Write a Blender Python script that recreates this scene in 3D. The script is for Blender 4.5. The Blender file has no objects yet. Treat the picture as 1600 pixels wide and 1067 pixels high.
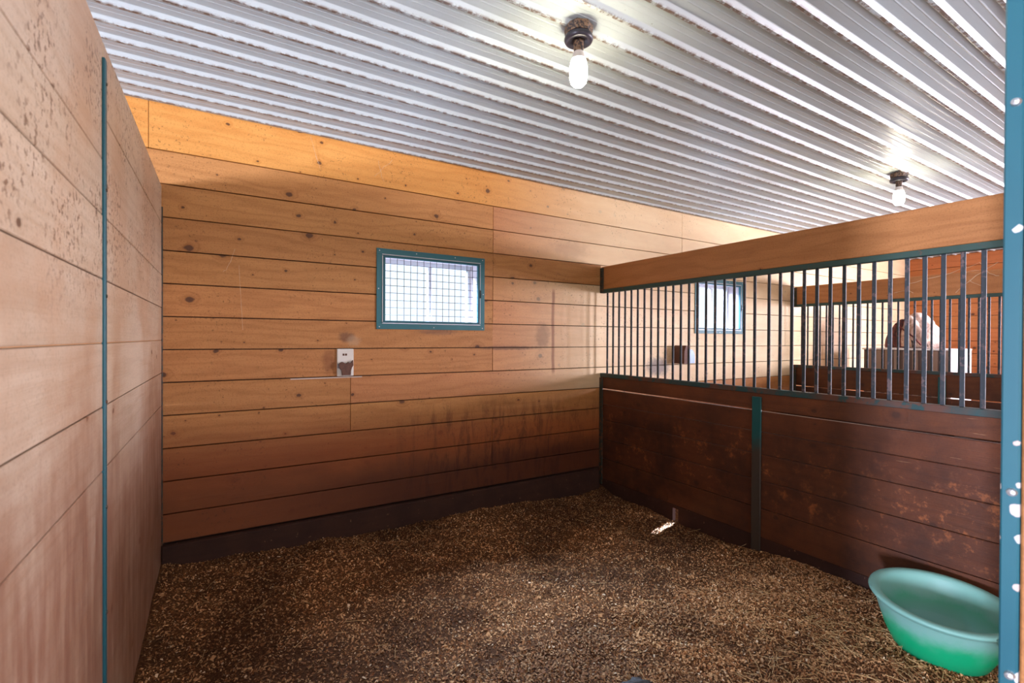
import bpy, bmesh, math, random
import numpy as np
from mathutils import Vector, Matrix
random.seed(7); rng = np.random.default_rng(7)
S = bpy.context.scene
COL = S.collection

# ------------------------------------------------------------------ camera, world, lights, exposure
D, B, A, C = 3.2631, 2.9144, -0.2898, 6.09      # back wall (y), right partition, left partition, far partition (x)
E = 9.35                                        # end wall (x)
F, Z = -1.3194, 1.2867                          # bedding level, ceiling level (eye level is z = 0)
cam = bpy.data.objects.new('camera', bpy.data.cameras.new('camera')); COL.objects.link(cam)
cam.data.sensor_width = 36; cam.data.lens = 744.3033/1600*36
def rot(y, p, r):
    y, p, r = (math.radians(v) for v in (y, p, r))
    f = Vector((-math.sin(y)*math.cos(p), math.cos(y)*math.cos(p), math.sin(p)))
    rt = Vector((math.cos(y), math.sin(y), 0)); up = rt.cross(f)
    r2 = rt*math.cos(r)+up*math.sin(r); u2 = -rt*math.sin(r)+up*math.cos(r)
    return Matrix(((r2.x, u2.x, -f.x), (r2.y, u2.y, -f.y), (r2.z, u2.z, -f.z))).to_4x4()
cam.matrix_world = rot(-31.2451, -.3505, .2799)
cam.data.clip_start = .02
cam.data.dof.use_dof = True; cam.data.dof.focus_distance = 3.6; cam.data.dof.aperture_fstop = 4.0
S.camera = cam

w = bpy.data.worlds.new('sky'); S.world = w; w.use_nodes = True
bg = w.node_tree.nodes['Background']; bg.inputs[0].default_value = (.88, .94, 1, 1); bg.inputs[1].default_value = 1.3

def area(name, loc, target, sx, sy, power, col):
    l = bpy.data.lights.new(name, 'AREA'); l.shape = 'RECTANGLE'; l.size = sx; l.size_y = sy; l.energy = power; l.color = col
    o = bpy.data.objects.new(name, l); COL.objects.link(o); o.location = loc
    o.rotation_euler = (Vector(target)-Vector(loc)).to_track_quat('-Z', 'Y').to_euler()
    return o
SKY = (.62, .76, 1)
area('daylight_window_near', (1.31, D+1.15, 1.55), (1.31, D-.2, .1), 1.2, .8, 1500, SKY)
area('daylight_window_next_stall', (4.62, D+1.15, 1.55), (4.62, D-.2, .1), 2.2, 1.5, 1800, SKY)
sl = bpy.data.lights.new('sun_shaft', 'SPOT'); sl.energy = 6000; sl.spot_size = math.radians(3.2); sl.spot_blend = .2; sl.shadow_soft_size = .004; sl.color = (1, .97, .92)
so_ = bpy.data.objects.new('sun_shaft', sl); COL.objects.link(so_); so_.location = (4.50, 2.90, -.98)
so_.rotation_euler = (Vector((2.93, 2.42, -1.295))-Vector(so_.location)).to_track_quat('-Z', 'Y').to_euler()
area('end_wall_fill_lamp', (E-.05, .55, .30), (0, 2.3, .1), .5, .42, 150, (.86, .80, 1))  # added area lamp in front of the end wall; no window is built there
area('daylight_aisle_door', (-5.6, -1.35, -.6), (2.9, .7, -.7), .4, 1.0, 850, (.74, .77, 1))
area('daylight_aisle_far_door', (8.6, -2.0, .10), (-.3, 1.2, -.1), 1.3, 1.2, 700, (.90, .86, 1))
area('daylight_door_opposite', (.9, -3.0, -.2), (1.4, 3, .1), 2.4, 2.0, 30, (.96, .95, 1))
S.view_settings.view_transform = 'Standard'; S.view_settings.look = 'None'
S.view_settings.gamma = 1; S.view_settings.use_curve_mapping = False
S.view_settings.exposure = 0.06

# ------------------------------------------------------------------ helpers
def link(name, verts, faces, mat=None, parent=None, smooth=False):
    me = bpy.data.meshes.new(name); me.from_pydata([tuple(v) for v in verts], [], faces); me.update()
    if smooth: me.shade_smooth()
    if mat: me.materials.append(mat)
    o = bpy.data.objects.new(name, me); COL.objects.link(o)
    if parent: o.parent = parent
    return o
class MB:
    def __init__(s): s.v = []; s.f = []
    def box(s, x0, x1, y0, y1, z0, z1):
        n = len(s.v)
        s.v += [(x0,y0,z0),(x1,y0,z0),(x1,y1,z0),(x0,y1,z0),(x0,y0,z1),(x1,y0,z1),(x1,y1,z1),(x0,y1,z1)]
        s.f += [tuple(n+i for i in q) for q in ((0,3,2,1),(4,5,6,7),(0,1,5,4),(1,2,6,5),(2,3,7,6),(3,0,4,7))]
        return s
    def cbox(s, x0, x1, y0, y1, z0, z1, c=.003):
        """box with chamfered edges all round"""
        bm = bmesh.new(); bmesh.ops.create_cube(bm, size=1)
        for v in bm.verts: v.co = Vector(((x0+x1)/2+v.co.x*(x1-x0), (y0+y1)/2+v.co.y*(y1-y0), (z0+z1)/2+v.co.z*(z1-z0)))
        bmesh.ops.bevel(bm, geom=bm.edges[:], offset=c, segments=1, affect='EDGES')
        s.add(bm); return s
    def add(s, bm, M=None):
        n = len(s.v); bm.verts.index_update()
        s.v += [tuple(M@v.co) if M else tuple(v.co) for v in bm.verts]
        s.f += [tuple(n+v.index for v in f.verts) for f in bm.faces]; bm.free()
    def lathe(s, prof, c=(0,0,0), seg=32, M=None, ax='Z'):
        n = len(s.v)
        for r, z in prof:
            for k in range(seg):
                a = 2*math.pi*k/seg; p = Vector((r*math.cos(a), r*math.sin(a), z))
                if ax == 'Y': p = Vector((p.x, p.z, p.y))
                if ax == 'X': p = Vector((p.z, p.x, p.y))
                if M: p = M@p
                s.v.append((p.x+c[0], p.y+c[1], p.z+c[2]))
        for i in range(len(prof)-1):
            for k in range(seg):
                s.f.append((n+i*seg+k, n+i*seg+(k+1)%seg, n+(i+1)*seg+(k+1)%seg, n+(i+1)*seg+k))
        return s
    def tube(s, pts, r, seg=6):
        pts = [Vector(p) for p in pts]; n = len(s.v)
        for i, p in enumerate(pts):
            d = (pts[min(i+1, len(pts)-1)]-pts[max(i-1, 0)]).normalized()
            u = d.cross(Vector((.3, .2, .9))).normalized(); v = d.cross(u)
            rr = r[i] if isinstance(r, (list, tuple)) else r
            for k in range(seg):
                a = 2*math.pi*k/seg; s.v.append(tuple(p+u*rr*math.cos(a)+v*rr*math.sin(a)))
        for i in range(len(pts)-1):
            for k in range(seg): s.f.append((n+i*seg+k, n+i*seg+(k+1)%seg, n+(i+1)*seg+(k+1)%seg, n+(i+1)*seg+k))
        s.f.append(tuple(n+k for k in range(seg))); s.f.append(tuple(n+(len(pts)-1)*seg+k for k in range(seg)))
        return s
    def o(s, name, mat=None, parent=None, smooth=False, loc=None):
        ob = link(name, s.v if loc is None else [tuple(Vector(v)-Vector(loc)) for v in s.v], s.f, mat, parent, smooth)
        if loc is not None: ob.location = loc
        return ob
def thing(name, label, cat, loc=(0,0,0), group=None):
    o = bpy.data.objects.new(name, None); COL.objects.link(o); o.location = loc
    o['label'] = label; o['category'] = cat; o.empty_display_size = .1
    if group: o['group'] = group
    return o
def tag(o, label, cat, group=None, kind=None):
    o['label'] = label; o['category'] = cat
    if group: o['group'] = group
    if kind: o['kind'] = kind
    return o
class Rel:
    """collects shapes in world coordinates, links them under a thing whose base is at loc"""
    def __init__(s, root): s.r = root; s.l = root.location.copy()
    def put(s, mb, name, mat, smooth=False, parent=None):
        o = link(name, [tuple(Vector(v)-s.l) for v in mb.v], mb.f, mat, parent or s.r, smooth); return o

# ------------------------------------------------------------------ node helpers
class NT:
    def __init__(s, name):
        s.m = bpy.data.materials.new(name); s.m.use_nodes = True; s.t = s.m.node_tree
        s.b = s.t.nodes['Principled BSDF']
    def n(s, typ, **kw):
        nd = s.t.nodes.new(typ)
        for k, v in kw.items(): setattr(nd, k, v)
        return nd
    def l(s, a, b): s.t.links.new(a, b)
    def math(s, op, a, b=None, c=None, clamp=False):
        nd = s.n('ShaderNodeMath', operation=op, use_clamp=clamp)
        for i, v in enumerate((a, b, c)):
            if v is None: continue
            if isinstance(v, (int, float)): nd.inputs[i].default_value = v
            else: s.l(v, nd.inputs[i])
        return nd.outputs[0]
    def sstep(s, x, lo, hi, to0=0., to1=1.):
        nd = s.n('ShaderNodeMapRange', interpolation_type='SMOOTHSTEP')
        s.l(x, nd.inputs[0])
        for i, v in enumerate((lo, hi, to0, to1)): nd.inputs[i+1].default_value = v
        return nd.outputs[0]
    def comb(s, x, y, z):
        nd = s.n('ShaderNodeCombineXYZ')
        for i, v in enumerate((x, y, z)):
            if isinstance(v, (int, float)): nd.inputs[i].default_value = v
            else: s.l(v, nd.inputs[i])
        return nd.outputs[0]
    def noise(s, vec, scale=1, detail=4, rough=.55, dist=0):
        nd = s.n('ShaderNodeTexNoise'); s.l(vec, nd.inputs['Vector'])
        nd.inputs['Scale'].default_value = scale; nd.inputs['Detail'].default_value = detail
        nd.inputs['Roughness'].default_value = rough; nd.inputs['Distortion'].default_value = dist
        return nd.outputs['Fac']
    def mix(s, fac, a, b, typ='MIX'):
        nd = s.n('ShaderNodeMix', data_type='RGBA', blend_type=typ)
        for i, v in ((0, fac), (6, a), (7, b)):
            if isinstance(v, (int, float)): nd.inputs[i].default_value = v
            elif isinstance(v, tuple): nd.inputs[i].default_value = (*v, 1) if len(v) == 3 else v
            else: s.l(v, nd.inputs[i])
        return nd.outputs[2]
    def pos(s):
        g = s.n('ShaderNodeNewGeometry'); sp = s.n('ShaderNodeSeparateXYZ'); s.l(g.outputs['Position'], sp.inputs[0])
        return g.outputs['Position'], sp.outputs[0], sp.outputs[1], sp.outputs[2]
    def bump(s, h, strength=.3, dist=.01):
        nd = s.n('ShaderNodeBump'); nd.inputs['Strength'].default_value = strength; nd.inputs['Distance'].default_value = dist
        s.l(h, nd.inputs['Height']); s.l(nd.outputs[0], s.b.inputs['Normal'])
    def set(s, col=None, rough=None, metal=None, spec=None):
        for k, v in (('Base Color', col), ('Roughness', rough), ('Metallic', metal), ('Specular IOR Level', spec)):
            if v is None: continue
            if isinstance(v, tuple): s.b.inputs[k].default_value = (*v, 1)
            elif isinstance(v, (int, float)): s.b.inputs[k].default_value = v
            else: s.l(v, s.b.inputs[k])
        return s.m
def hexc(r, g, b):
    f = lambda c: (c/255/12.92 if c <= 10 else ((c/255+.055)/1.055)**2.4)
    return (f(r), f(g), f(b))

def wood(name, along, light, dark, rough=.55, spec=.35, knots=True, knot_col=(.075, .030, .016), tone=.13, extra=None, knot_amt=.38):
    """softwood: along = 'X' or 'Y' grain direction, pattern runs in world space, shifted per board"""
    n = NT(name); P, x, y, z = n.pos(); u = x if along == 'X' else y
    rnd = n.n('ShaderNodeObjectInfo').outputs['Random']
    ru = n.math('MULTIPLY', rnd, 37.); rz = n.math('MULTIPLY', rnd, 13.)
    uu = n.math('ADD', u, ru); vv = n.math('ADD', z, rz)
    low = n.noise(n.comb(n.math('MULTIPLY', uu, .9), n.math('MULTIPLY', vv, 5.), rz), 1, 3)
    ph = n.math('MULTIPLY_ADD', low, 34., n.math('MULTIPLY', vv, 85.))
    # knots
    vor = n.n('ShaderNodeTexVoronoi', feature='F1', voronoi_dimensions='2D'); vor.inputs['Scale'].default_value = 1
    jit = n.noise(n.comb(n.math('MULTIPLY', uu, 30), n.math('MULTIPLY', vv, 30), 0), 1, 2)
    n.l(n.comb(n.math('MULTIPLY_ADD', jit, .10, n.math('MULTIPLY', uu, 5.2)), n.math('MULTIPLY_ADD', jit, .10, n.math('MULTIPLY', vv, 6.6)), rz), vor.inputs['Vector'])
    sc = n.n('ShaderNodeSeparateColor'); n.l(vor.outputs['Color'], sc.inputs[0])
    on = n.math('LESS_THAN', sc.outputs[0], knot_amt)
    size = n.math('MULTIPLY_ADD', n.math('POWER', sc.outputs[1], 2.), .095, .022)
    kd = n.math('DIVIDE', vor.outputs['Distance'], size)
    knot = n.math('MULTIPLY', n.sstep(kd, .7, 1.25, 1, 0), on)
    halo = n.math('MULTIPLY', n.sstep(kd, .8, 3.6, 1, 0), on)
    ph = n.math('MULTIPLY_ADD', halo, 9., ph)
    ring = n.math('MULTIPLY_ADD', n.math('SINE', ph), .5, .5); ring = n.math('POWER', ring, 2.2)
    fib = n.noise(n.comb(n.math('MULTIPLY', uu, 5.), n.math('MULTIPLY', vv, 190.), 0), 1, 4, .6)
    mott = n.noise(n.comb(n.math('MULTIPLY', uu, 2.2), n.math('MULTIPLY', vv, 9.), rz), 1, 5, .6)
    f = n.math('MULTIPLY_ADD', ring, .22, n.math('MULTIPLY', fib, .60)); f = n.math('MULTIPLY_ADD', mott, .5, n.math('SUBTRACT', f, .22), clamp=True)
    col = n.mix(f, light, dark)
    col = n.mix(n.math('MULTIPLY', halo, .42), col, dark)
    grit = n.noise(P, 130, 3, .7); col = n.mix(n.math('MULTIPLY', n.sstep(grit, .50, .68), .30), col, tuple(c*.55 for c in dark))
    if knots: col = n.mix(n.math('MULTIPLY', knot, .86), col, knot_col)
    # tone of each board
    hsv = n.n('ShaderNodeHueSaturation'); n.l(col, hsv.inputs['Color'])
    n.l(n.math('MULTIPLY_ADD', rnd, tone, 1-tone/2), hsv.inputs['Value'])
    n.l(n.math('MULTIPLY_ADD', n.math('FRACT', n.math('MULTIPLY', rnd, 7.3)), .008, .496), hsv.inputs['Hue'])
    col = hsv.outputs[0]; rg = rough
    if extra: col, rg = extra(n, col, x, y, z, P, mott, fib, rough)
    n.set(col, rg, 0, spec)
    h = n.math('MULTIPLY_ADD', ring, .35, fib); n.bump(h, .28, .0025)
    return n.m

# dirt on the back wall: wet kick stains low down, splash streaks, dust specks in bands; also one upright stripe
def back_dirt_stripe(n, col, x, y, z, P, mott, fib, rough):
    big = n.noise(P, 2.1, 5, .6)
    streak = n.noise(n.comb(n.math('MULTIPLY', x, 15), n.math('MULTIPLY', z, 3.2), 0), 1, 7, .75, .6)
    # splash region around x 1.1..2.3, z -.45..-1.05
    rx = n.math('MULTIPLY', n.sstep(x, .75, 1.55), n.sstep(x, 2.0, 3.0, 1, .55)); rz = n.math('MULTIPLY', n.sstep(z, -.42, -.62), n.sstep(z, -1.30, -.80, 1, 1))
    sp = n.math('MULTIPLY', n.math('MULTIPLY', rx, rz), n.sstep(streak, .46, .62))
    low = n.sstep(n.math('MULTIPLY_ADD', big, .30, z), -.86, -.58, 1, 0)
    low = n.math('MULTIPLY', low, n.sstep(x, -.3, 1.25, .35, 1))
    reddish = n.math('MULTIPLY', n.sstep(z, -.36, -.80), .9)
    col = n.mix(reddish, col, n.mix(mott, hexc(160, 86, 38), hexc(116, 54, 22)))
    col = n.mix(n.math('MULTIPLY', low, .80), col, hexc(62, 28, 16))
    col = n.mix(n.math('MULTIPLY', sp, .55), col, hexc(58, 26, 18))
    def blob(cx, cz, rx_, rz_, amt, c_, sc_=40):
        nonlocal col
        d = n.math('SQRT', n.math('ADD', n.math('POWER', n.math('DIVIDE', n.math('SUBTRACT', x, cx), rx_), 2.), n.math('POWER', n.math('DIVIDE', n.math('SUBTRACT', z, cz), rz_), 2.)))
        d = n.math('MULTIPLY_ADD', n.noise(P, sc_, 4, .7), .8, d)
        col = n.mix(n.sstep(d, .75, 1.35, amt, 0), col, c_)
    blob(.700, .005, .075, .050, .60, hexc(84, 56, 50)); blob(.590, -.150, .060, .110, .50, hexc(120, 66, 40)); blob(.745, -.02, .06, .05, .45, hexc(190, 160, 128))
    blob(3.66, -.27, .22, .13, .75, hexc(92, 90, 100), 30); blob(2.28, .02, .10, .16, .45, hexc(112, 86, 66), 30); blob(1.95, -.075, .42, .022, .65, hexc(84, 58, 50), 30)
    blob(1.35, .045, .22, .03, .40, hexc(88, 66, 66), 40); blob(2.55, .78, .30, .10, .30, hexc(140, 110, 90), 20)
    # fly specks and dust
    sk = n.noise(P, 70, 3, .6); band = n.noise(P, 3.3, 3)
    spk = n.math('MULTIPLY', n.sstep(sk, .62, .68), n.sstep(band, .46, .60))
    col = n.mix(n.math('MULTIPLY', spk, .55), col, hexc(70, 42, 26))
    st = n.math('MULTIPLY', n.sstep(n.math('ABSOLUTE', n.math('SUBTRACT', n.math('MULTIPLY_ADD', big, .03, x), 2.40)), .006, .022, .6, 0), n.math('MULTIPLY', n.sstep(z, .44, .38), n.sstep(z, -.32, -.25)))  # narrow reddish upright stripe between rail and beam height
    col = n.mix(st, col, hexc(120, 66, 48))
    return col, n.math('MULTIPLY_ADD', low, .0, rough)
M = {}
M['plank'] = wood('orange_pine', 'X', hexc(206, 148, 88), hexc(152, 96, 48), extra=back_dirt_stripe)
def painted_light_dirt(n, col, x, y, z, P, mott, fib, rough):
    col = n.mix(n.math('MULTIPLY', n.sstep(x, 1.6, 3.3), .92), col, n.mix(mott, hexc(242, 226, 186), hexc(214, 182, 138)))  # light from the next stall painted into the colour, paler to the right
    return back_dirt_stripe(n, col, x, y, z, P, mott, fib, rough)
M['plank_painted_light'] = wood('pine_painted_light', 'X', hexc(210, 150, 94), hexc(164, 104, 58), extra=painted_light_dirt)  # pine boards carrying the painted light
M['plank_yellow'] = wood('yellow_pine', 'X', hexc(226, 164, 88), hexc(192, 122, 54), extra=painted_light_dirt, tone=.06, knot_amt=.6)
M['plank_end'] = wood('red_pine', 'Y', hexc(204, 132, 80), hexc(160, 92, 48))
M['beam'] = wood('beam_pine', 'Y', hexc(190, 132, 78), hexc(144, 88, 44), knot_amt=.25)
def kick_dirt(n, col, x, y, z, P, mott, fib, rough):
    big = n.noise(P, 5, 6, .65); ch = n.noise(P, 42, 3, .6)
    col = n.mix(n.sstep(big, .35, .68, .97, .80), col, hexc(48, 26, 19))
    col = n.mix(n.math('MULTIPLY', n.sstep(ch, .69, .73), .5), col, hexc(150, 110, 80))
    return col, .75
M['kick'] = wood('kick_plank_wet', 'X', hexc(120, 76, 50), hexc(70, 38, 24), knots=False, extra=kick_dirt)
M['kick_y'] = wood('kick_plank_wet_side', 'Y', hexc(120, 76, 50), hexc(70, 38, 24), knots=False, extra=kick_dirt)
# right partition: chewed, dark, scratched
def part_dirt(n, col, x, y, z, P, mott, fib, rough):
    a = n.noise(P, 3.0, 6, .65); b = n.noise(P, 17, 6, .75); c = n.noise(P, 1.3, 3)
    scr = n.n('ShaderNodeMapping'); scr.inputs['Rotation'].default_value = (math.radians(38), 0, 0); scr.inputs['Scale'].default_value = (1, 5, 95)
    n.l(P, scr.inputs[0]); sc = n.noise(scr.outputs[0], 1, 3, .55)
    upper = n.sstep(z, -.75, -.35)
    dk = n.math('SUBTRACT', n.sstep(a, .30, .66, 1.0, .78), n.math('MULTIPLY', upper, .16))
    col = n.mix(dk, col, n.mix(c, hexc(46, 28, 22), hexc(66, 42, 32)))
    wear = n.math('MULTIPLY', n.sstep(b, .52, .66), n.math('MULTIPLY', n.sstep(a, .44, .60), n.math('MULTIPLY', n.sstep(z, -1.15, -.92), n.sstep(z, -.72, -.52, 1, .15))))
    col = n.mix(n.math('MULTIPLY', wear, .55), col, hexc(176, 104, 56))
    s2 = n.math('MULTIPLY', n.sstep(sc, .68, .72), n.math('MULTIPLY', n.sstep(y, 1.25, .85), n.sstep(z, -.82, -.45)))
    col = n.mix(n.math('MULTIPLY', s2, .6), col, hexc(196, 150, 110))
    return col, n.math('MULTIPLY_ADD', b, .35, .26)
M['part'] = wood('stained_partition_plank', 'Y', hexc(176, 100, 56), hexc(112, 58, 30), rough=.5, extra=part_dirt)
# left partition: pale worn wood, dirt flecks high up, brown grease low down
def left_dirt(n, col, x, y, z, P, mott, fib, rough):
    sk = n.noise(P, 55, 4, .65); band = n.noise(P, 4.5, 4, .6); hi = n.sstep(z, -.05, .30)
    spk = n.math('MULTIPLY', n.math('MULTIPLY', n.sstep(sk, .53, .60), n.sstep(band, .40, .56)), hi)
    big = n.noise(n.comb(0, n.math('MULTIPLY', y, 2.4), n.math('MULTIPLY', z, 1.6)), 1, 5, .6)
    low = n.math('MULTIPLY', n.sstep(n.math('MULTIPLY_ADD', big, -.9, z), -1.05, -.45, 1, 0), 1.)
    rub = n.noise(n.comb(0, n.math('MULTIPLY', y, 22), n.math('MULTIPLY', z, 3)), 1, 5, .6)
    col = n.mix(n.math('MULTIPLY', n.sstep(big, .40, .62), .35), col, hexc(176, 122, 78))
    col = n.mix(n.math('MULTIPLY', low, n.sstep(rub, .25, .7, .45, .90)), col, n.mix(big, hexc(146, 92, 64), hexc(98, 62, 52)))
    col = n.mix(n.math('MULTIPLY', spk, .75), col, hexc(96, 62, 38))
    return col, n.math('MULTIPLY_ADD', band, .25, .38)
M['left'] = wood('worn_pale_plank', 'Y', hexc(208, 188, 164), hexc(174, 146, 118), rough=.42, tone=.10, knot_amt=.10, extra=left_dirt)
M['groove'] = NT('dark_groove').set(hexc(52, 30, 18), .9)

def paint(name, base, worn, worn_amt, rough=.45, scale=30, metal=0., lo=None):
    n = NT(name); P, x, y, z = n.pos(); a = n.noise(P, scale, 5, .65); b = n.noise(P, scale*.2, 4)
    f = n.math('MULTIPLY', n.sstep(a, worn_amt, worn_amt+.08), n.sstep(b, .35, .6))
    col = n.mix(n.math('MULTIPLY', b, .5), base, tuple(c*.6 for c in base)); col = n.mix(f, col, worn)
    if lo: col = n.mix(n.math('MULTIPLY', n.sstep(n.math('MULTIPLY_ADD', b, .3, z), lo[0], lo[1], 1, 0), .92), col, lo[2])
    n.set(col, n.math('MULTIPLY_ADD', a, .3, rough-.1), metal); n.bump(a, .15, .001); return n.m
M['green'] = paint('dark_green_steel', hexc(42, 74, 66), hexc(96, 66, 50), .60)
M['bar'] = paint('worn_green_bar', hexc(44, 54, 60), hexc(104, 88, 86), .52, rough=.6)
M['rail'] = paint('worn_lower_rail', hexc(34, 72, 72), hexc(92, 56, 40), .42, scale=14)
M['teal'] = paint('teal_steel', hexc(20, 92, 104), hexc(70, 60, 50), .64)
M['post_mid'] = paint('teal_post_muddy', hexc(8, 84, 84), hexc(60, 60, 40), .62, lo=(-.62, -.44, hexc(62, 48, 38)))
M['chan'] = paint('rusty_channel', hexc(46, 54, 46), hexc(96, 62, 40), .48)
M['frame'] = paint('blue_green_window_frame', hexc(44, 112, 122), hexc(110, 92, 76), .66)
M['zinc'] = NT('pale_strip').set(hexc(190, 196, 200), .4, .3)
M['screw'] = NT('screw_head').set(hexc(200, 204, 204), .35, .7)
M['wire'] = NT('dark_wire').set(hexc(44, 50, 52), .5, .5)
M['vinyl'] = NT('white_vinyl').set(hexc(206, 210, 214), .4)
M['jamb'] = NT('window_reveal_board').set(hexc(182, 168, 168), .6)
g = NT('window_glass'); tr = g.n('ShaderNodeBsdfTransparent'); gl = g.n('ShaderNodeBsdfGlossy'); gl.inputs['Roughness'].default_value = .03
tr.inputs[0].default_value = (.93, .97, 1, 1); mx = g.n('ShaderNodeMixShader'); fr = g.n('ShaderNodeLayerWeight'); fa = g.math('MULTIPLY_ADD', g.math('POWER', fr.outputs['Facing'], 4.), .5, .03)
g.l(fa, mx.inputs[0]); g.l(tr.outputs[0], mx.inputs[1]); g.l(gl.outputs[0], mx.inputs[2]); g.l(mx.outputs[0], g.t.nodes['Material Output'].inputs[0]); M['glass'] = g.m

# post by the camera: cyan-blue paint with chips
def cyan():
    n = NT('chipped_cyan_paint'); P, x, y, z = n.pos(); v = n.n('ShaderNodeTexVoronoi', voronoi_dimensions='2D'); j = n.noise(P, 60, 2); n.l(n.comb(y, z, 0), v.inputs['Vector']); v.inputs['Scale'].default_value = 26
    sc = n.n('ShaderNodeSeparateColor'); n.l(v.outputs['Color'], sc.inputs[0])
    on = n.math('GREATER_THAN', sc.outputs[0], n.sstep(z, -.3, .0, .52, .93)); f = n.math('MULTIPLY', n.math('LESS_THAN', n.math('MULTIPLY_ADD', j, .25, v.outputs['Distance']), n.math('MULTIPLY_ADD', sc.outputs[1], .20, .24)), on)
    col = n.mix(n.noise(P, 5, 4), hexc(40, 104, 114), hexc(28, 88, 102)); col = n.mix(f, col, n.mix(sc.outputs[2], hexc(206, 208, 204), hexc(204, 172, 154)))
    n.set(col, .4); return n.m
M['cyan'] = cyan()

def ceil_mat():
    n = NT('white_corrugated_steel'); P, x, y, z = n.pos()
    dust = n.noise(n.comb(n.math('MULTIPLY', x, 3), n.math('MULTIPLY', y, 10), 0), 1, 5, .65); sp = n.noise(P, 85, 3, .7); big = n.noise(P, 1.6, 3)
    col = n.mix(n.math('MULTIPLY', dust, .45), hexc(194, 205, 201), hexc(156, 156, 162))
    # straw and grime caught along the wall-side foot of every rib
    fr = n.math('FRACT', n.math('DIVIDE', n.math('SUBTRACT', 3.225+.138*40, y), .138))
    edge = n.math('MULTIPLY', n.math('MULTIPLY', n.sstep(fr, .03, .07), n.sstep(fr, .21, .15)), n.sstep(n.noise(P, 30, 4, .75), .40, .56))
    col = n.mix(n.math('MULTIPLY', edge, .92), col, hexc(104, 78, 56))
    spk = n.math('MULTIPLY', n.sstep(sp, .70, .74), n.sstep(big, .42, .6))
    col = n.mix(n.math('MULTIPLY', spk, .7), col, hexc(112, 84, 66))
    n.set(col, n.math('MULTIPLY_ADD', dust, .34, .24), .0, .5)
    n.bump(n.noise(n.comb(n.math('MULTIPLY', x, .4), n.math('MULTIPLY', y, 60), 0), 1, 2), .10, .002); return n.m
M['ceil'] = ceil_mat()

def shav_mat():
    n = NT('wood_shavings'); a = n.n('ShaderNodeVertexColor', layer_name='tone'); P, x, y, z = n.pos()
    wet = n.noise(P, 1.7, 4, .6); col = n.mix(n.sstep(wet, .36, .60, .55, .0), a.outputs['Color'], hexc(62, 36, 20))
    n.set(col, .8, 0, .2); return n.m
M['shav'] = shav_mat()
def bed_mat():
    n = NT('bedding_base'); P, x, y, z = n.pos(); a = n.noise(P, 120, 4, .7); b = n.noise(P, 1.7, 4, .6)
    col = n.mix(n.sstep(a, .35, .7), hexc(70, 42, 24), hexc(138, 96, 58)); col = n.mix(n.sstep(b, .38, .62, .6, 0), col, hexc(48, 28, 18))
    n.set(col, .9, 0, .15); n.bump(a, .8, .01); return n.m
M['bed'] = bed_mat()
n = NT('concrete'); P, x, y, z = n.pos(); n.set(n.mix(n.noise(P, 6, 6), hexc(120, 116, 110), hexc(92, 88, 84)), .8); M['conc'] = n.m

# ------------------------------------------------------------------ back wall (planks run along x)
def struct(o): o['kind'] = 'structure'; return o
H1 = (.925, 1.695, .092, .585); H2 = (4.235, 5.005, .095, .617)          # window holes (x0, x1, z0, z1)
mb = MB(); yb = D+.032
for (x0, x1, z0, z1) in ((-3.6, H1[0], F-.1, Z+.05), (H1[1], H2[0], F-.1, Z+.05), (H2[1], E+.2, F-.1, Z+.05),
                         (H1[0], H1[1], F-.1, H1[2]), (H1[0], H1[1], H1[3], Z+.05), (H2[0], H2[1], F-.1, H2[2]), (H2[0], H2[1], H2[3], Z+.05)):
    mb.box(x0, x1, yb, yb+.11, z0, z1)
wall_back = struct(mb.o('wall_back', M['groove']))
K = lambda k: -.0708+k*.184
rows = [(1.033, Z+.02)]+[(K(k), K(k+1)) for k in range(5, -6, -1)]+[(K(-5)-.16, K(-5))]
rows[0] = (K(6), Z+.02)
joints = {0: [-.349, 4.005], 1: [1.803, 4.005, 7.4], 2: [1.803, 5.6], 3: [1.803, 6.7], 4: [1.803, 5.9], 5: [1.803, 7.0], 6: [1.803, 5.9], 7: [1.803, 6.8],
          8: [.7254, 5.3], 9: [.7254, 4.4, 7.7], 10: [1.803, 5.9], 11: [1.803, 6.6], 12: [2.3, 5.5]}
GP = .0030
def plank_x(x0, x1, z0, z1, mat, parent, holes=(), y0=D, y1=D+.03, gap=GP):
    cells = [(x0, x1, z0+gap, z1-gap)]
    for (a, b, c, d) in holes:
        nx = []
        for (p, q, r, s) in cells:
            if q <= a or p >= b or s <= c or r >= d: nx.append((p, q, r, s)); continue
            if p < a: nx.append((p, a, r, s))
            if q > b: nx.append((b, q, r, s))
            if r < c: nx.append((max(p, a), min(q, b), r, c))
            if s > d: nx.append((max(p, a), min(q, b), d, s))
        cells = nx
    # pieces split apart by a window are separate boards unless they touch above or below it
    full = [c for c in cells]
    solid = any((c[0] >= a-1e-6 and c[1] <= b+1e-6) for c in full for (a, b, _, _) in holes) or len(full) == 1
    groups = [full] if solid else [[c] for c in full]
    for gset in groups:
        m = MB()
        for (p, q, r, s) in gset:
            if q-p < .01 or s-r < .004: continue
            if len(gset) == 1: m.cbox(p+.0012, q-.0012, y0, y1, r, s, .0018)
            else: m.box(p, q, y0, y1, r, s)
        if m.v:
            cx = sum(v[0] for v in m.v)/len(m.v); cz = sum(v[2] for v in m.v)/len(m.v)
            m.o('plank', mat, parent, loc=(cx, y0, cz))
for i, (z0, z1) in enumerate(rows):
    xs = [-3.5]+joints[i]+[E]
    for a, b in zip(xs, xs[1:]):
        mat = M['plank_yellow'] if i == 0 else (M['plank_painted_light'] if (a > .7 and z0 > -.45) else M['plank'])
        if i == 3 and a == 1.803: plank_x(a, B-.002, z0, z1, M['plank'], wall_back); a = B
        plank_x(a, b, z0, z1, mat, wall_back, (H1, H2), y0=D+random.uniform(0, .0025))
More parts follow.
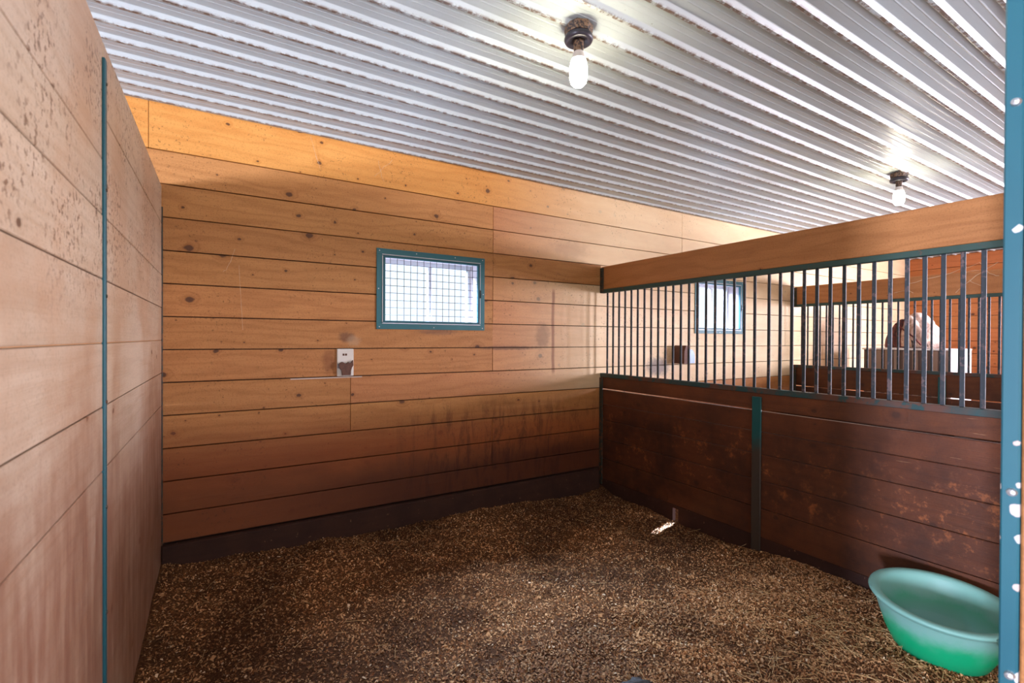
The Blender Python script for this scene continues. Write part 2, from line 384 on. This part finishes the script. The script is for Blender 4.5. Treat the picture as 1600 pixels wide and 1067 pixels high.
# thick kick board with its ledge
for a, b in ((-3.5, A-.045), (A+.002, B-.035), (B+.035, C-.04), (C+.04, E)):
    MB().cbox(a, b, D-.038, D+.001, F-.08, -1.1562, .004).o('kick_board', M['kick'], wall_back)

# ------------------------------------------------------------------ end wall, aisle wall (out of view, closes the barn)
wall_right = struct(MB().box(E+.032, E+.14, -3.3, D+.2, F-.1, Z+.05).o('wall_right', M['groove']))
for i in range(14):
    z0 = Z-.09-.184*(i+1)+.09; z1 = z0+.184
    for (a, b) in ((-3.2, .9+.5*(i % 2)), (.9+.5*(i % 2), D)):
        MB().cbox(E+.002*random.random(), E+.03, a+.001, b-.001, z0+GP, z1-GP, .0018).o('plank', M['plank_end'], wall_right)
wall_front = MB()
wall_front.box(-6, -.4, -3.3, -3.2, F-.1, Z); wall_front.box(2.2, E+.1, -3.3, -3.2, F-.1, Z); wall_front.box(-.4, 2.2, -3.3, -3.2, .95, Z)
struct(wall_front.o('wall_front', M['plank']))

# ------------------------------------------------------------------ ceiling: ribbed steel sheet, ribs along x
prof = []
y = 3.225; 
while y > -3.4:
    # rib going towards the camera: foot, sloping side, crest, sloping side, foot, two small stiffening beads
    prof += [(y+.0, 0), (y-.007, -.015), (y-.011, -.0165), (y-.022, -.0165), (y-.034, -.002), (y-.037, 0)]
    for q in (.076, .106): prof += [(y-q+.004, 0), (y-q, -.0015), (y-q-.004, 0)]
    y -= .138
prof = [(D+.02, 0)]+prof
xs = [-6.0, E+.1]
V = []; Fc = []
for (yy, zz) in prof:
    for x_ in xs: V.append((x_, yy, Z+.006+zz))
for i in range(len(prof)-1): Fc.append((2*i, 2*i+1, 2*i+3, 2*i+2))
ceiling = struct(link('ceiling', V, Fc, M['ceil']))
sm = ceiling.modifiers.new('thickness', 'SOLIDIFY'); sm.thickness = .0008; sm.offset = 1

# ------------------------------------------------------------------ floor: bedding surface + shavings
wv = [(rng.uniform(1, 9), rng.uniform(0, 6.28), rng.uniform(0, 6.28)) for _ in range(26)]
def hgt(x, y):
    x = np.asarray(x, float); y = np.asarray(y, float); h = np.zeros(np.broadcast(x, y).shape)
    for (k, a, p) in wv: h += .0042/math.sqrt(k)*2*np.sin(k*(x*math.cos(a)+y*math.sin(a))+p)
    for (k, a, p) in wv[:12]: h += .0022*np.sin(5*k*(x*math.cos(a+1)+y*math.sin(a+1))+p*2)
    h += .035*np.exp(-((x-A)/.10)**2)*(y < D) + .010*np.exp(-((y-D)/.12)**2) - .012*np.exp(-((x-B)/.12)**2)
    h += .05*np.exp(-((x-B)**2+(y-D)**2)/.03)
    return F+h
def grid(x0, x1, y0, y1, nx, ny):
    gx, gy = np.meshgrid(np.linspace(x0, x1, nx), np.linspace(y0, y1, ny)); gz = hgt(gx, gy)
    v = np.stack([gx, gy, gz], -1).reshape(-1, 3)
    f = [(j*nx+i, j*nx+i+1, (j+1)*nx+i+1, (j+1)*nx+i) for j in range(ny-1) for i in range(nx-1)]
    return v, f
v, f = grid(-3.5, E, .0, D+.01, 300, 110)
floor = struct(link('floor', v.tolist(), f, M['bed'], smooth=True))
struct(MB().box(-6, E+.1, -3.3, .0, F-.1, F+.01).o('floor_aisle', M['conc']))

N = 170000
t = rng.random(N); cx = A+.01+(B-A-.02)*rng.random(N); cy = .35+(D-.04-.35)*rng.random(N)**1.15
near = 60000; d_ = .55+1.0*rng.random(near); cx[:near] = A+.01+(B-A-.02)*rng.random(near); cy[:near] = .45+1.2*rng.random(near)
L = rng.uniform(.0020, .0062, N)*np.where(rng.random(N) < .04, 1.8, 1); W = L*rng.uniform(.35, .8, N)
ang = rng.uniform(0, 6.283, N); t1 = rng.normal(0, .45, N); t2 = rng.normal(0, .45, N)
ux = np.stack([np.cos(ang)*np.cos(t1), np.sin(ang)*np.cos(t1), np.sin(t1)], -1)
vx = np.stack([-np.sin(ang)*np.cos(t2), np.cos(ang)*np.cos(t2), np.sin(t2)], -1)
ctr = np.stack([cx, cy, hgt(cx, cy)+rng.uniform(.0, .007, N)], -1)
q = np.stack([ctr-ux*L[:, None]-vx*W[:, None]*.6, ctr+ux*L[:, None]-vx*W[:, None], ctr+ux*L[:, None]*.8+vx*W[:, None], ctr-ux*L[:, None]+vx*W[:, None]*.8], 1).reshape(-1, 3)
me = bpy.data.meshes.new('wood_shavings'); me.vertices.add(4*N); me.vertices.foreach_set('co', q.ravel())
me.loops.add(4*N); me.loops.foreach_set('vertex_index', np.arange(4*N, dtype=np.int32)); me.polygons.add(N)
me.polygons.foreach_set('loop_start', np.arange(0, 4*N, 4, dtype=np.int32)); me.update(calc_edges=True)
ca = me.color_attributes.new('tone', 'FLOAT_COLOR', 'POINT')
tone = rng.random(N)**1.7; c0 = np.array(hexc(146, 94, 54)); c1 = np.array(hexc(232, 184, 130)); cc = c0+(c1-c0)*tone[:, None]
pal = rng.random(N) < .035; cc[pal] = hexc(236, 208, 170)
ca.data.foreach_set('color', np.repeat(np.concatenate([cc, np.ones((N, 1))], 1), 4, 0).ravel())
me.materials.append(M['shav']); o = bpy.data.objects.new('wood_shavings', me); COL.objects.link(o)
tag(o, 'brown wood shavings bedding spread over the stall floor', 'bedding', kind='stuff')

# loose hay stems
M['hay'] = NT('hay').set(hexc(196, 164, 112), .7)
def hay(pts, name, label, length=(.04, .12), r=.0009, parent=None, lift=.012):
    m = MB()
    for (x, y, z) in pts:
        a = random.uniform(0, 6.28); l = random.uniform(*length); e = random.uniform(-.25, .35); b = random.uniform(-.4, .4)
        P0 = Vector((x, y, z+random.uniform(.002, lift))); d = Vector((math.cos(a), math.sin(a), e))*l; s = Vector((-math.sin(a), math.cos(a), .2))*l*b*.3
        m.tube([P0, P0+d*.5+s, P0+d], r, 3)
    return m.o(name, M['hay'], parent)
pts = []
for _ in range(420):
    x_ = random.gauss(2.25, .38); y_ = random.gauss(.95, .28)
    if A+.05 < x_ < B-.1 and .3 < y_ < D-.1: pts.append((x_, y_, float(hgt(x_, y_))))
for _ in range(160):
    x_ = random.uniform(A+.1, B-.1); y_ = random.uniform(.6, D-.1); pts.append((x_, y_, float(hgt(x_, y_))))
tag(hay(pts, 'loose_hay', ''), 'thin pale hay stems scattered over the shavings, thickest near the green tub', 'hay', kind='stuff')

# ------------------------------------------------------------------ partitions
def chan_side(mb_, x0, x1, y0, y1, z0, z1): mb_.cbox(x0, x1, y0, y1, z0, z1, .002)
def partition(X, label, ys, bars, lines, ztop, zbot, beam_rng, post_y, y_end, mats, slit=None):
    root = thing('stall_partition', label, 'partition', (X, (y_end+D)/2, F)); R = Rel(root)
    t = .032
    zz = [-.337]+lines+[F-.06]
    for i, (z1, z0) in enumerate(zip(zz, zz[1:])):
        gap = .005 if i == 0 else .0014; gb = .005 if i == 0 else .0014
        if i == 1: gap = .005
        g1 = gap if i else .0; 
        off = random.uniform(0, .003)
        m = MB().cbox(X+off, X+t, y_end, D-.001, z0+(gb), z1-(g1 if i == 1 else .0014), .0025)
        if slit and i >= len(zz)-3:      # a broken corner and a narrow slit let sunshine through at the foot
            cut = [(y_end, slit-.026, z0+gb, z1-.0014), (slit+.026, D-.001, z0+gb, z1-.0014), (slit-.026, slit+.026, F+.045, z1-.0014)] if i == len(zz)-2 else \
                  [(y_end, slit+.069, z0+gb, z1-.0014), (slit+.075, D-.001, z0+gb, z1-.0014), (slit+.069, slit+.075, z0+.075, z1-.0014), (slit+.069, slit+.075, z0+gb, z0+.012)]
            m = MB()
            for (a_, b_, c_, d_) in cut: m.box(X+off, X+t, a_, b_, c_, d_)
        R.put(m, 'plank', mats[1] if i == len(zz)-2 else mats[0])
    # lower rail: steel channel capping the boards; upper rail under the wooden beam
    R.put(MB().cbox(X-.006, X+t+.006, y_end, D-.002, -.3405, -.3067, .002), 'lower_rail', M['rail'])
    R.put(MB().cbox(X-.006, X+t+.006, y_end, D-.002, zbot-.032, zbot, .002), 'upper_rail', M['green'])
    R.put(MB().cbox(X+.0, X+t+.004, y_end, D-.012, zbot, ztop, .004), 'top_beam', mats[2])
    me_ = None; xm = X+.016
    for k, yb_ in enumerate(bars):
        m = MB().cbox(-.005, .005, -.009, .009, -.3067, zbot-.032, .002)
        if me_ is None:
            o_ = m.o('bar', M['bar'], root); me_ = o_.data
        else:
            o_ = bpy.data.objects.new('bar', me_); COL.objects.link(o_); o_.parent = root
        o_.location = (xm-root.location.x, yb_-root.location.y, -root.location.z)
    # wall channels that hold boards and beam
    for (z0, z1) in ((F+.02, -.345), (zbot-.03, ztop-.012)):
        m = MB().cbox(X-.012, X-.002, D-.040, D-.001, z0, z1, .001); c_ = R.put(m, 'wall_channel', M['chan'])
    for z_ in [F+.25+.16*i for i in range(5)]+[zbot+.02+.05*i for i in range(4)]:
        m = MB().lathe([(.0, -.0165), (.006, -.015), (.008, -.0115)], (X, D-.021, z_), 8, ax='X'); R.put(m, 'bolt', M['chan'])
    # steel post on the face
    R.put(MB().cbox(X-.014, X-.0005, post_y-.030, post_y+.030, F-.03, -.362, .003), 'post', M['post_mid'])
    return root
barsB = [3.190-.0724*i for i in range(20)]+[1.721-.0705*i for i in range(20)]
right_part = partition(B, 'right-hand stall partition of dark chewed planks under a green barred grille and wood beam', None, barsB,
    [-.4475, -.583, -.725, -.893, -1.068, -1.250], .648, .4435, None, 1.782, .30, (M['part'], M['kick_y'], M['beam']), slit=2.42)
barsC = [3.171-.0700*i for i in range(40)]
far_part = partition(C, 'second barred partition farther off, seen through the bars of the nearer one', None, barsC,
    [-.565, -.75, -.93, -1.11], .660, .441, None, 1.82, .30, (M['part'], M['kick_y'], M['beam']))

# left partition, two bays of planks either side of a steel strip
lp = thing('plank_partition', 'tall solid left partition of pale worn planks with a blue steel strip', 'partition', (A, 1.7, F)); R = Rel(lp)
YS = 1.7557; T = .8346
kz = lambda k: -.0187+k*.1812
baysN = [T, .50, kz(2), kz(1), kz(0), kz(-1), kz(-2), F-.06]; baysF = [T, .63, kz(2), kz(1), kz(0), kz(-1), kz(-2), F-.06]
for (y0, y1, zs) in ((.22, YS-.004, baysN), (YS+.004, D-.003, baysF)):
    for i, (z1, z0) in enumerate(zip(zs, zs[1:])):
        R.put(MB().cbox(A-.034, A-random.uniform(0, .0015), y0, y1, z0+.0016, z1-(.0016 if i else 0), .002), 'plank', M['left'])
R.put(MB().cbox(A-.002, A+.006, YS-.013, YS+.013, F-.03, T-.05, .002), 'steel_strip', M['teal'])
for z_ in [T-.12-.3*i for i in range(7)]: R.put(MB().lathe([(0, .0095), (.004, .009), (.0055, .006)], (A, YS, z_), 8, ax='X'), 'screw', M['chan'])
R.put(MB().cbox(A-.002, A+.005, D-.007, D-.0005, F-.03, .72, .002), 'corner_strip', M['chan'])

# ------------------------------------------------------------------ windows
def window(name, x0, x1, z0, z1, mull, wire=True):
    root = struct(bpy.data.objects.new(name, None)); COL.objects.link(root); root.location = ((x0+x1)/2, D, z0); R = Rel(root)
    fw = .050; xi0, xi1, zi0, zi1 = x0+fw, x1-fw, z0+fw, z1-fw
    fr = MB()
    for (a, b, c, d) in ((x0, x1, z1-fw+.008, z1), (x0, x1, z0, z0+fw-.008), (x0, x0+fw-.008, z0+fw-.008, z1-fw+.008), (x1-fw+.008, x1, z0+fw-.008, z1-fw+.008)): fr.cbox(a, b, D-.007, D-.0005, c, d, .0015)
    R.put(fr, 'flange', M['frame'])
    # pale seam between flange and hinged guard
    sm_ = MB(); q_ = .012
    for (a, b, c, d) in ((xi0-q_, xi1+q_, zi1+q_-.005, zi1+q_), (xi0-q_, xi1+q_, zi0-q_, zi0-q_+.005), (xi0-q_, xi0-q_+.005, zi0, zi1), (xi1+q_-.005, xi1+q_, zi0, zi1)): sm_.box(a, b, D-.0105, D-.0065, c, d)
    R.put(sm_, 'frame_lip', M['zinc'])
    gd = MB()
    for (a, b, c, d) in ((xi0-.006, xi1+.006, zi1-.010, zi1+.006), (xi0-.006, xi1+.006, zi0-.006, zi0+.010), (xi0-.006, xi0+.010, zi0+.010, zi1-.010), (xi1-.010, xi1+.006, zi0+.010, zi1-.010)): gd.cbox(a, b, D-.010, D+.012, c, d, .0015)
    guard = R.put(gd, 'guard_frame', M['teal'])
    R.put(MB().cbox(xi1+.008, xi1+.016, D-.016, D-.006, (z0+z1)/2-.03, (z0+z1)/2+.03, .001), 'hinge', M['wire'], parent=guard)
    if wire:
        wm = MB(); nx = round((xi1-xi0)/.0485); nz = round((zi1-zi0)/.0485)
        for i in range(1, nx): X_ = xi0+(xi1-xi0)*i/nx; wm.tube([(X_, D+.006, zi0), (X_, D+.006, zi1)], .0019, 5)
        for i in range(1, nz): Z_ = zi0+(zi1-zi0)*i/nz; wm.tube([(xi0, D+.0035, Z_), (xi1, D+.0035, Z_)], .0019, 5)
        R.put(wm, 'wire_mesh', M['wire'], parent=guard)
    for (a, c) in [(x0+.02, z1-.016), (x0+.34*(x1-x0), z1-.016), (x0+.7*(x1-x0), z1-.016), (x1-.02, z1-.016), (x0+.02, z0+.016), (x1-.02, z0+.016), (x0+.5*(x1-x0), z0+.016), (x0+.014, (z0+z1)/2), (x1-.014, (z0+z1)/2)]:
        R.put(MB().lathe([(0, -.0095), (.0035, -.009), (.0045, -.007)], (a, D, c), 8, ax='Y'), 'screw', M['screw'])
    # reveal boards and sliding sash
    hx0, hx1, hz0, hz1 = x0+.031, x1-.031, z0+.031, z1-.031; yo = D+.235
    rv = MB(); rv.box(hx0-.001, hx0+.012, D+.001, yo, hz0, hz1); rv.box(hx1-.012, hx1+.001, D+.001, yo, hz0, hz1); rv.box(hx0, hx1, D+.001, yo, hz0-.001, hz0+.012); rv.box(hx0, hx1, D+.001, yo, hz1-.012, hz1+.001)
    R.put(rv, 'reveal', M['jamb'])
    ys = D+.155; fv = MB()
    for (a, b, c, d) in ((hx0+.012, hx1-.012, hz1-.045, hz1-.012), (hx0+.012, hx1-.012, hz0+.012, hz0+.035), (hx0+.012, hx0+.036, hz0+.035, hz1-.045), (hx1-.036, hx1-.012, hz0+.035, hz1-.045), (mull-.014, mull+.014, hz0+.035, hz1-.045)): fv.cbox(a, b, ys, ys+.045, c, d, .002)
    R.put(fv, 'sash', M['vinyl'])
    R.put(MB().box(hx0+.03, hx1-.03, ys+.020, ys+.024, hz0+.03, hz1-.04), 'pane', M['glass'])
    return root
window('window_1', .894, 1.727, .061, .615, 1.345)
window('window_2', 4.205, 5.035, .063, .650, 4.70, wire=False)

# ------------------------------------------------------------------ ceiling lamps
def emat(name, col, st):
    n = NT(name); n.set(col, .4); n.b.inputs['Emission Color'].default_value = (*col, 1); n.b.inputs['Emission Strength'].default_value = st; return n.m
M['bulb'] = emat('lit_bulb', (1, .90, .72), 85)
M['bulb_neck'] = NT('bulb_neck').set(hexc(214, 206, 198), .5)
def grime():
    n = NT('grimy_porcelain'); P, x, y, z = n.pos(); a = n.noise(P, 90, 4, .7); n.set(n.mix(n.sstep(a, .42, .58), hexc(34, 26, 26), hexc(124, 96, 70)), .6); n.bump(a, .6, .004); return n.m
M['grime'] = grime(); M['dark_rim'] = NT('dark_holder').set(hexc(36, 32, 42), .35)
def lamp(x, y, label, s=1.):
    root = thing('ceiling_lamp', label, 'lamp', (x, y, Z), 'bare bulbs on the metal ceiling')
    m = MB().lathe([(0, 0), (.058, 0), (.060, -.010), (.056, -.035), (.050, -.037)], seg=8); m.o('junction_box', M['grime'], root)
    m = MB().lathe([(.048, -.034), (.056, -.040), (.060, -.052), (.056, -.062), (.044, -.068), (.036, -.058), (.020, -.054), (0, -.054)], seg=28); m.o('holder_ring', M['dark_rim'], root, True)
    m = MB().lathe([(.020, -.054), (.0215, -.075), (.019, -.082), (.0215, -.090), (.019, -.098), (.021, -.108)], seg=20); so = m.o('socket', M['grime'], root, True)
    m = MB().lathe([(.020, -.104), (.0225, -.112), (.027, -.132), (.029, -.137)], seg=24); b = m.o('bulb_neck', M['bulb_neck'], so, True)
    m = MB().lathe([(.029, -.136), (.0335, -.150), (.036, -.168), (.0365, -.195), (.0355, -.214), (.031, -.230), (.021, -.242), (.008, -.246), (0, -.2465)], seg=28)
    m.o('bulb', M['bulb'], so, True); return root
lamp(1.253, 1.547, 'lit bare bulb in a grimy holder on the ceiling above the near stall')
lamp(4.45, 1.60, 'smaller-looking lit bulb on the ceiling beyond the right partition beam')

# ------------------------------------------------------------------ outlet cover on the back wall
oc = thing('outlet_cover', 'white stained electrical outlet plate with a broken brown box on the back wall', 'outlet', (.69, D, -.163)); R = Rel(oc)
M['plate'] = NT('cream_plastic').set(hexc(226, 222, 214), .4)
n = NT('rusty_brown'); P, x, y, z = n.pos(); n.set(n.mix(n.noise(P, 80, 4), hexc(70, 44, 38), hexc(120, 80, 60)), .7); M['rust'] = n.m
R.put(MB().cbox(.637, .743, D-.010, D+.0, -.253, -.073, .004), 'plate', M['plate'])
bm = bmesh.new()
pts = [(.652, -.165), (.668, -.158), (.690, -.172), (.705, -.160), (.722, -.166), (.735, -.148), (.737, -.182), (.728, -.196), (.722, -.215), (.720, -.246), (.668, -.246), (.664, -.215), (.652, -.200), (.645, -.180)]
m = MB(); nn = len(pts); m.v = [(a, D-.030, c) for a, c in pts]+[(a, D-.009, c) for a, c in pts]; m.f = [tuple(range(nn))]+[(i, (i+1) % nn, nn+(i+1) % nn, nn+i) for i in range(nn)]
R.put(m, 'broken_socket_body', M['rust'])
for (a, b) in ((.672, .684), (.688, .700)): R.put(MB().cbox(a, b, D-.0125, D-.009, -.118, -.104, .001), 'socket_slot', M['rust'])
R.put(MB().cbox(.640, .672, D-.022, D-.009, -.200, -.168, .003), 'socket_flap', NT('grey_plastic').set(hexc(132, 132, 140), .5))
# dark scorch-like knot is in the board; pale ledge batten under the plate
MB().cbox(.36, .80, D-.004, D+.001, K(-1)-.010, K(-1)-.002, .001).o('chalky_drip_line', NT('pale_residue').set(hexc(206, 186, 172), .8), wall_back)

# automatic waterer seen through the bars on the next stall's wall
wt = thing('wall_waterer', 'small brown round-topped bowl with grey flap on the next stall wall', 'waterer', (3.98, D, -.24)); R = Rel(wt)
def halfdome(x0, x1, y0, y1, z0, z1, seg=14):
    m = MB(); pr = [(x0, z0)]+[((x0+x1)/2-(x1-x0)/2*math.cos(math.pi*i/seg), z0+.05+(z1-z0-.05)*math.sin(math.pi*i/seg)**.8) for i in range(seg+1)]+[(x1, z0)]
    k = len(pr); m.v = [(a, y0, c) for a, c in pr]+[(a, y1, c) for a, c in pr]; m.f = [tuple(range(k)), tuple(range(2*k-1, k-1, -1))]+[(i, (i+1) % k, k+(i+1) % k, k+i) for i in range(k)]; return m
R.put(halfdome(3.875, 3.955, D-.14, D, -.24, -.06), 'housing', M['rust'])
R.put(halfdome(3.962, 4.085, D-.10, D, -.24, -.10), 'bowl', NT('grey_blue_metal').set(hexc(96, 110, 126), .4, .5))

# ------------------------------------------------------------------ green feed tub
def tub_mat():
    n = NT('dusty_green_rubber'); P, x, y, z = n.pos(); a = n.noise(P, 7, 5, .6)
    gn = n.n('ShaderNodeNewGeometry'); sp = n.n('ShaderNodeSeparateXYZ'); n.l(gn.outputs['Normal'], sp.inputs[0])
    dusty = n.math('MAXIMUM', n.sstep(n.math('MULTIPLY_ADD', a, .16, z), -1.17, -1.06, 0, .82), n.math('MULTIPLY', n.sstep(sp.outputs[2], .05, .4), .85))
    n.set(n.mix(dusty, hexc(0, 158, 104), hexc(132, 178, 172)), .5); n.bump(n.noise(P, 60, 3), .1, .002); return n.m
M['tub'] = tub_mat()
tub = thing('feed_tub', 'round green rubber feed tub with a chalky rim beside the right partition', 'tub', (2.611, .776, F-.005)); R = Rel(tub)
RM = Matrix.Rotation(math.atan(.045), 4, 'X')@Matrix.Rotation(-math.atan(.055), 4, 'Y')
h = .2194
out = [(0, -h), (.150, -h), (.162, -h+.006), (.190, -.15), (.212, -.08), (.226, -.030), (.233, -.018), (.244, -.012), (.249, -.004), (.247, .002), (.240, .005), (.222, .005), (.213, .001), (.207, -.010), (.192, -.080), (.172, -.150), (.145, -.200), (.10, -.206), (0, -.207)]
m = MB().lathe(out, (2.611, .776, -1.1), 72, RM.to_3x3()); R.put(m, 'tub_body', M['tub'], True)
m = MB()
for sgn in (0, math.pi):
    m = MB().tube([(2.611+.243*math.cos(1.2+sgn+a), .776+.243*math.sin(1.2+sgn+a), -1.1+zz) for a, zz in ((-.22, -.014), (-.17, -.036), (0, -.042), (.17, -.036), (.22, -.014))], .008, 8)
    R.put(m, 'handle', M['tub'], True)

# ------------------------------------------------------------------ black scrap half buried at the bottom edge
bl = MB(); bm = bmesh.new(); bmesh.ops.create_icosphere(bm, subdivisions=4, radius=1)
for v_ in bm.verts:
    k = 1+.16*math.sin(5*v_.co.x+3*v_.co.y)+.10*math.sin(11*v_.co.y+7*v_.co.z)+.06*math.sin(19*v_.co.x)
    v_.co = Vector((v_.co.x*.068*k, v_.co.y*.036*k, v_.co.z*.016*k))
bx, by = 1.345, 1.275
bl.add(bm, Matrix.Translation((bx, by, F+.012))@Matrix.Rotation(-.55, 4, 'Z'))
n = NT('black_lump'); P, x, y, z = n.pos(); a = n.noise(P, 90, 4); n.set(n.mix(a, hexc(20, 18, 18), hexc(58, 50, 46)), .7); n.bump(a, .6, .004)
tag(bl.o('dung_lump', n.m, smooth=True, loc=(bx, by, F)), 'black lump half buried in the shavings at the bottom edge', 'dung')

# ------------------------------------------------------------------ things in the stalls beyond
# hay manger along the far partition
mg = thing('hay_manger', 'dark wooden manger holding hay against the second partition', 'manger', (C-.2, 2.5, F)); R = Rel(mg)
R.put(MB().cbox(C-.36, C-.33, 1.75, 3.1, -1.0, -.66, .003), 'front_board', M['kick_y'])
R.put(MB().cbox(C-.36, C-.02, 1.75, 3.1, -1.03, -1.0, .003), 'bottom_board', M['kick_y'])
R.put(MB().cbox(C-.36, C-.02, 1.72, 1.75, -1.03, -.66, .003), 'end_board', M['kick_y']); R.put(MB().cbox(C-.36, C-.02, 3.1, 3.13, -1.03, -.66, .003), 'end_board', M['kick_y'])
for yy in (1.8, 3.05): R.put(MB().cbox(C-.34, C-.28, yy-.03, yy+.03, F-.03, -1.03, .003), 'leg', M['kick_y'])
pts = [(random.uniform(C-.26, C-.12), random.gauss(2.35, .16) if random.random() < .6 else random.uniform(1.8, 3.0), -.99+.30*random.random()) for _ in range(900)]
tag(hay(pts, 'manger_hay', '', (.04, .10), .0016, lift=.05), 'pale tangled hay lying in the dark wooden manger', 'hay', kind='stuff')

# ribbed bin with bright end and draped saddle, in the third stall
bx0, bx1, by0, by1, bt = 7.0, 7.62, 2.02, 2.87, -.095
bn = thing('feed_bin', 'grey-brown ribbed bin with a white end panel beyond the second partition', 'bin', ((bx0+bx1)/2, (by0+by1)/2, F)); R = Rel(bn)
M['ribbed'] = NT('grey_brown_slat').set(hexc(150, 132, 118), .6); M['ribbed2'] = NT('darker_slat').set(hexc(104, 90, 82), .6)
M['white'] = NT('white_panel').set(hexc(240, 240, 238), .5)
R.put(MB().cbox(bx0, bx1, by0+.012, by1, F-.01, bt-.02, .004), 'body', M['ribbed2'])
nslat = 9
for i in range(nslat):
    a = by0+.015+(by1-by0-.03)*i/nslat; R.put(MB().cbox(bx0-.018, bx0+.0, a+.004, a+(by1-by0-.03)/nslat*.62, F-.01, bt-.025, .004), 'slat', M['ribbed'])
R.put(MB().cbox(bx0-.025, bx1+.01, by0-.012, by1+.012, bt-.02, bt, .004), 'lid', M['white'])
R.put(MB().cbox(bx0-.018, bx1, by0-.01, by0+.012, F-.01, bt-.022, .003), 'end_panel', M['white'])
sd = thing('saddle', 'pale dusty saddle draped with cloth on top of the ribbed bin', 'saddle', (7.3, 2.42, bt)); R = Rel(sd)
def cloth_mat(name, a_, b_):
    n = NT(name); P, x, y, z = n.pos(); a = n.noise(P, 9, 5, .6, 1); n.set(n.mix(n.sstep(a, .35, .65), a_, b_), .8); n.bump(a, .5, .02); return n.m
M['cloth'] = cloth_mat('pale_cloth', hexc(214, 190, 172), hexc(150, 122, 108)); M['leather'] = cloth_mat('dark_red_leather', hexc(110, 52, 46), hexc(54, 26, 26))
# arched drape: profile across y, falling from a crest, swept along x with folds
def drape(x0, x1, yc, w0, w1, zt, zb, mat, name, folds=3, amp=.012, skew=0.):
    m = MB(); nx, nt = 14, 40
    for s in (0, 1):
        for i in range(nx+1):
            fx = i/nx; X_ = x0+(x1-x0)*fx; tp = max(.02, (1-abs(2*fx-1)**3))**.5
            for j in range(nt+1):
                a = math.pi*j/nt; c_, s_ = math.cos(a), math.sin(a)
                zz = zb+(zt-zb)*(s_**.55)*(.25+.75*tp); wd = (w0+(w1-w0)*(1-s_))*tp
                yy = yc+wd*c_*(1+.05*math.sin(folds*6*fx+2*c_))+skew*(zt-zz)
                k = amp*math.sin(folds*9*c_+4*fx)*(1-s_*.6)-.01*s
                m.v.append((X_+k*.4, yy+k*c_, zz-.010*s))
    st = nt+1; off = (nx+1)*st
    for i in range(nx):
        for j in range(nt):
            q_ = (i*st+j, i*st+j+1, (i+1)*st+j+1, (i+1)*st+j); m.f.append(q_); m.f.append(tuple(off+t_ for t_ in q_[::-1]))
    for i in (0, nx):
        for j in range(nt): m.f.append((i*st+j, i*st+j+1, off+i*st+j+1, off+i*st+j))
    for j in (0, nt):
        for i in range(nx): m.f.append((i*st+j, (i+1)*st+j, off+(i+1)*st+j, off+i*st+j))
    return R.put(m, name, mat, True)
drape(7.06, 7.58, 2.42, .11, .22, bt+.44, bt+.016, M['cloth'], 'cover_cloth', 3, .016)
drape(7.06, 7.30, 2.53, .07, .17, bt+.36, bt+.016, M['leather'], 'saddle_flap', 2, .008)
drape(7.03, 7.16, 2.43, .05, .13, bt+.40, bt+.03, M['cloth'], 'cloth_fold', 2, .015, -.12)
R.put(MB().tube([(7.03, 2.55, bt+.30), (7.02, 2.46, bt+.22), (7.02, 2.36, bt+.13), (7.04, 2.30, bt+.04)], .009, 8), 'strap', M['leather'], True)

# ------------------------------------------------------------------ cobwebs: thick dusty strands by the far beam
M['web'] = NT('dusty_cobweb').set(hexc(206, 178, 146), .9)
def web(label, anchor, strands, r=.0022):
    m = MB()
    for (p0, p1, sag) in strands:
        p0, p1 = Vector(p0), Vector(p1); pl = []
        for i in range(9):
            t_ = i/8; p = p0.lerp(p1, t_); p.z -= sag*4*t_*(1-t_); p += Vector((0, random.gauss(0, .004), random.gauss(0, .004))); pl.append(p)
        m.tube(pl, [r*(.5+random.random()) for _ in pl], 4)
    return tag(m.o('cobweb', M['web'], loc=anchor), label, 'cobweb', kind='stuff')
web('dusty cobweb strands hanging in front of the farther wood beam', (C-.05, 1.7, .6),
    [((C-.02, 2.1, .60), (C-.03, 1.55, .74), .03), ((C-.03, 1.72, .46), (C-.03, 1.42, .72), -.02), ((C-.03, 1.55, .74), (C-.03, 1.42, .60), .04), ((C-.03, 1.68, .63), (C-.03, 1.52, .64), -.03), ((C-.02, 1.62, .58), (C-.03, 1.50, .52), .02), ((C-.03, 2.22, .50), (C-.03, 2.05, .49), -.02)])
web('thin cobweb strands hanging from the ceiling edge onto the top yellow board', (.5, D-.02, 1.1),
    [((.47, D-.02, 1.27), (.53, D-.012, 1.08), .0), ((.90, D-.02, 1.2), (.94, D-.012, 1.07), .01), ((.99, D-.03, 1.22), (.88, D-.01, 1.10), .0), ((.08, D-.012, .42), (.10, D-.012, .05), .0), ((.0, D-.012, .38), (.06, D-.012, .52), .02)], .0010)

# ------------------------------------------------------------------ painted steel door post close to the camera
dp = thing('door_post', 'cyan painted steel stall door post with chipped spots at the right edge', 'post', (1.27, .275, F)); R = Rel(dp)
R.put(MB().cbox(1.25, 1.30, .262, .288, F-.02, Z-.005, .003), 'post_face', M['cyan'])
for z_ in (.44, -.28, -.62): R.put(MB().lathe([(0, -.010), (.006, -.008), (.008, 0)], (1.25, .272, z_), 10, ax='X'), 'bolt', M['screw'])
wp = thing('wooden_post', 'wooden post edge just showing behind the cyan steel post', 'post', (1.31, .22, F)); R = Rel(wp)
R.put(MB().cbox(1.252, 1.34, .12, .2605, F-.02, Z-.005, .003), 'timber', M['beam'])
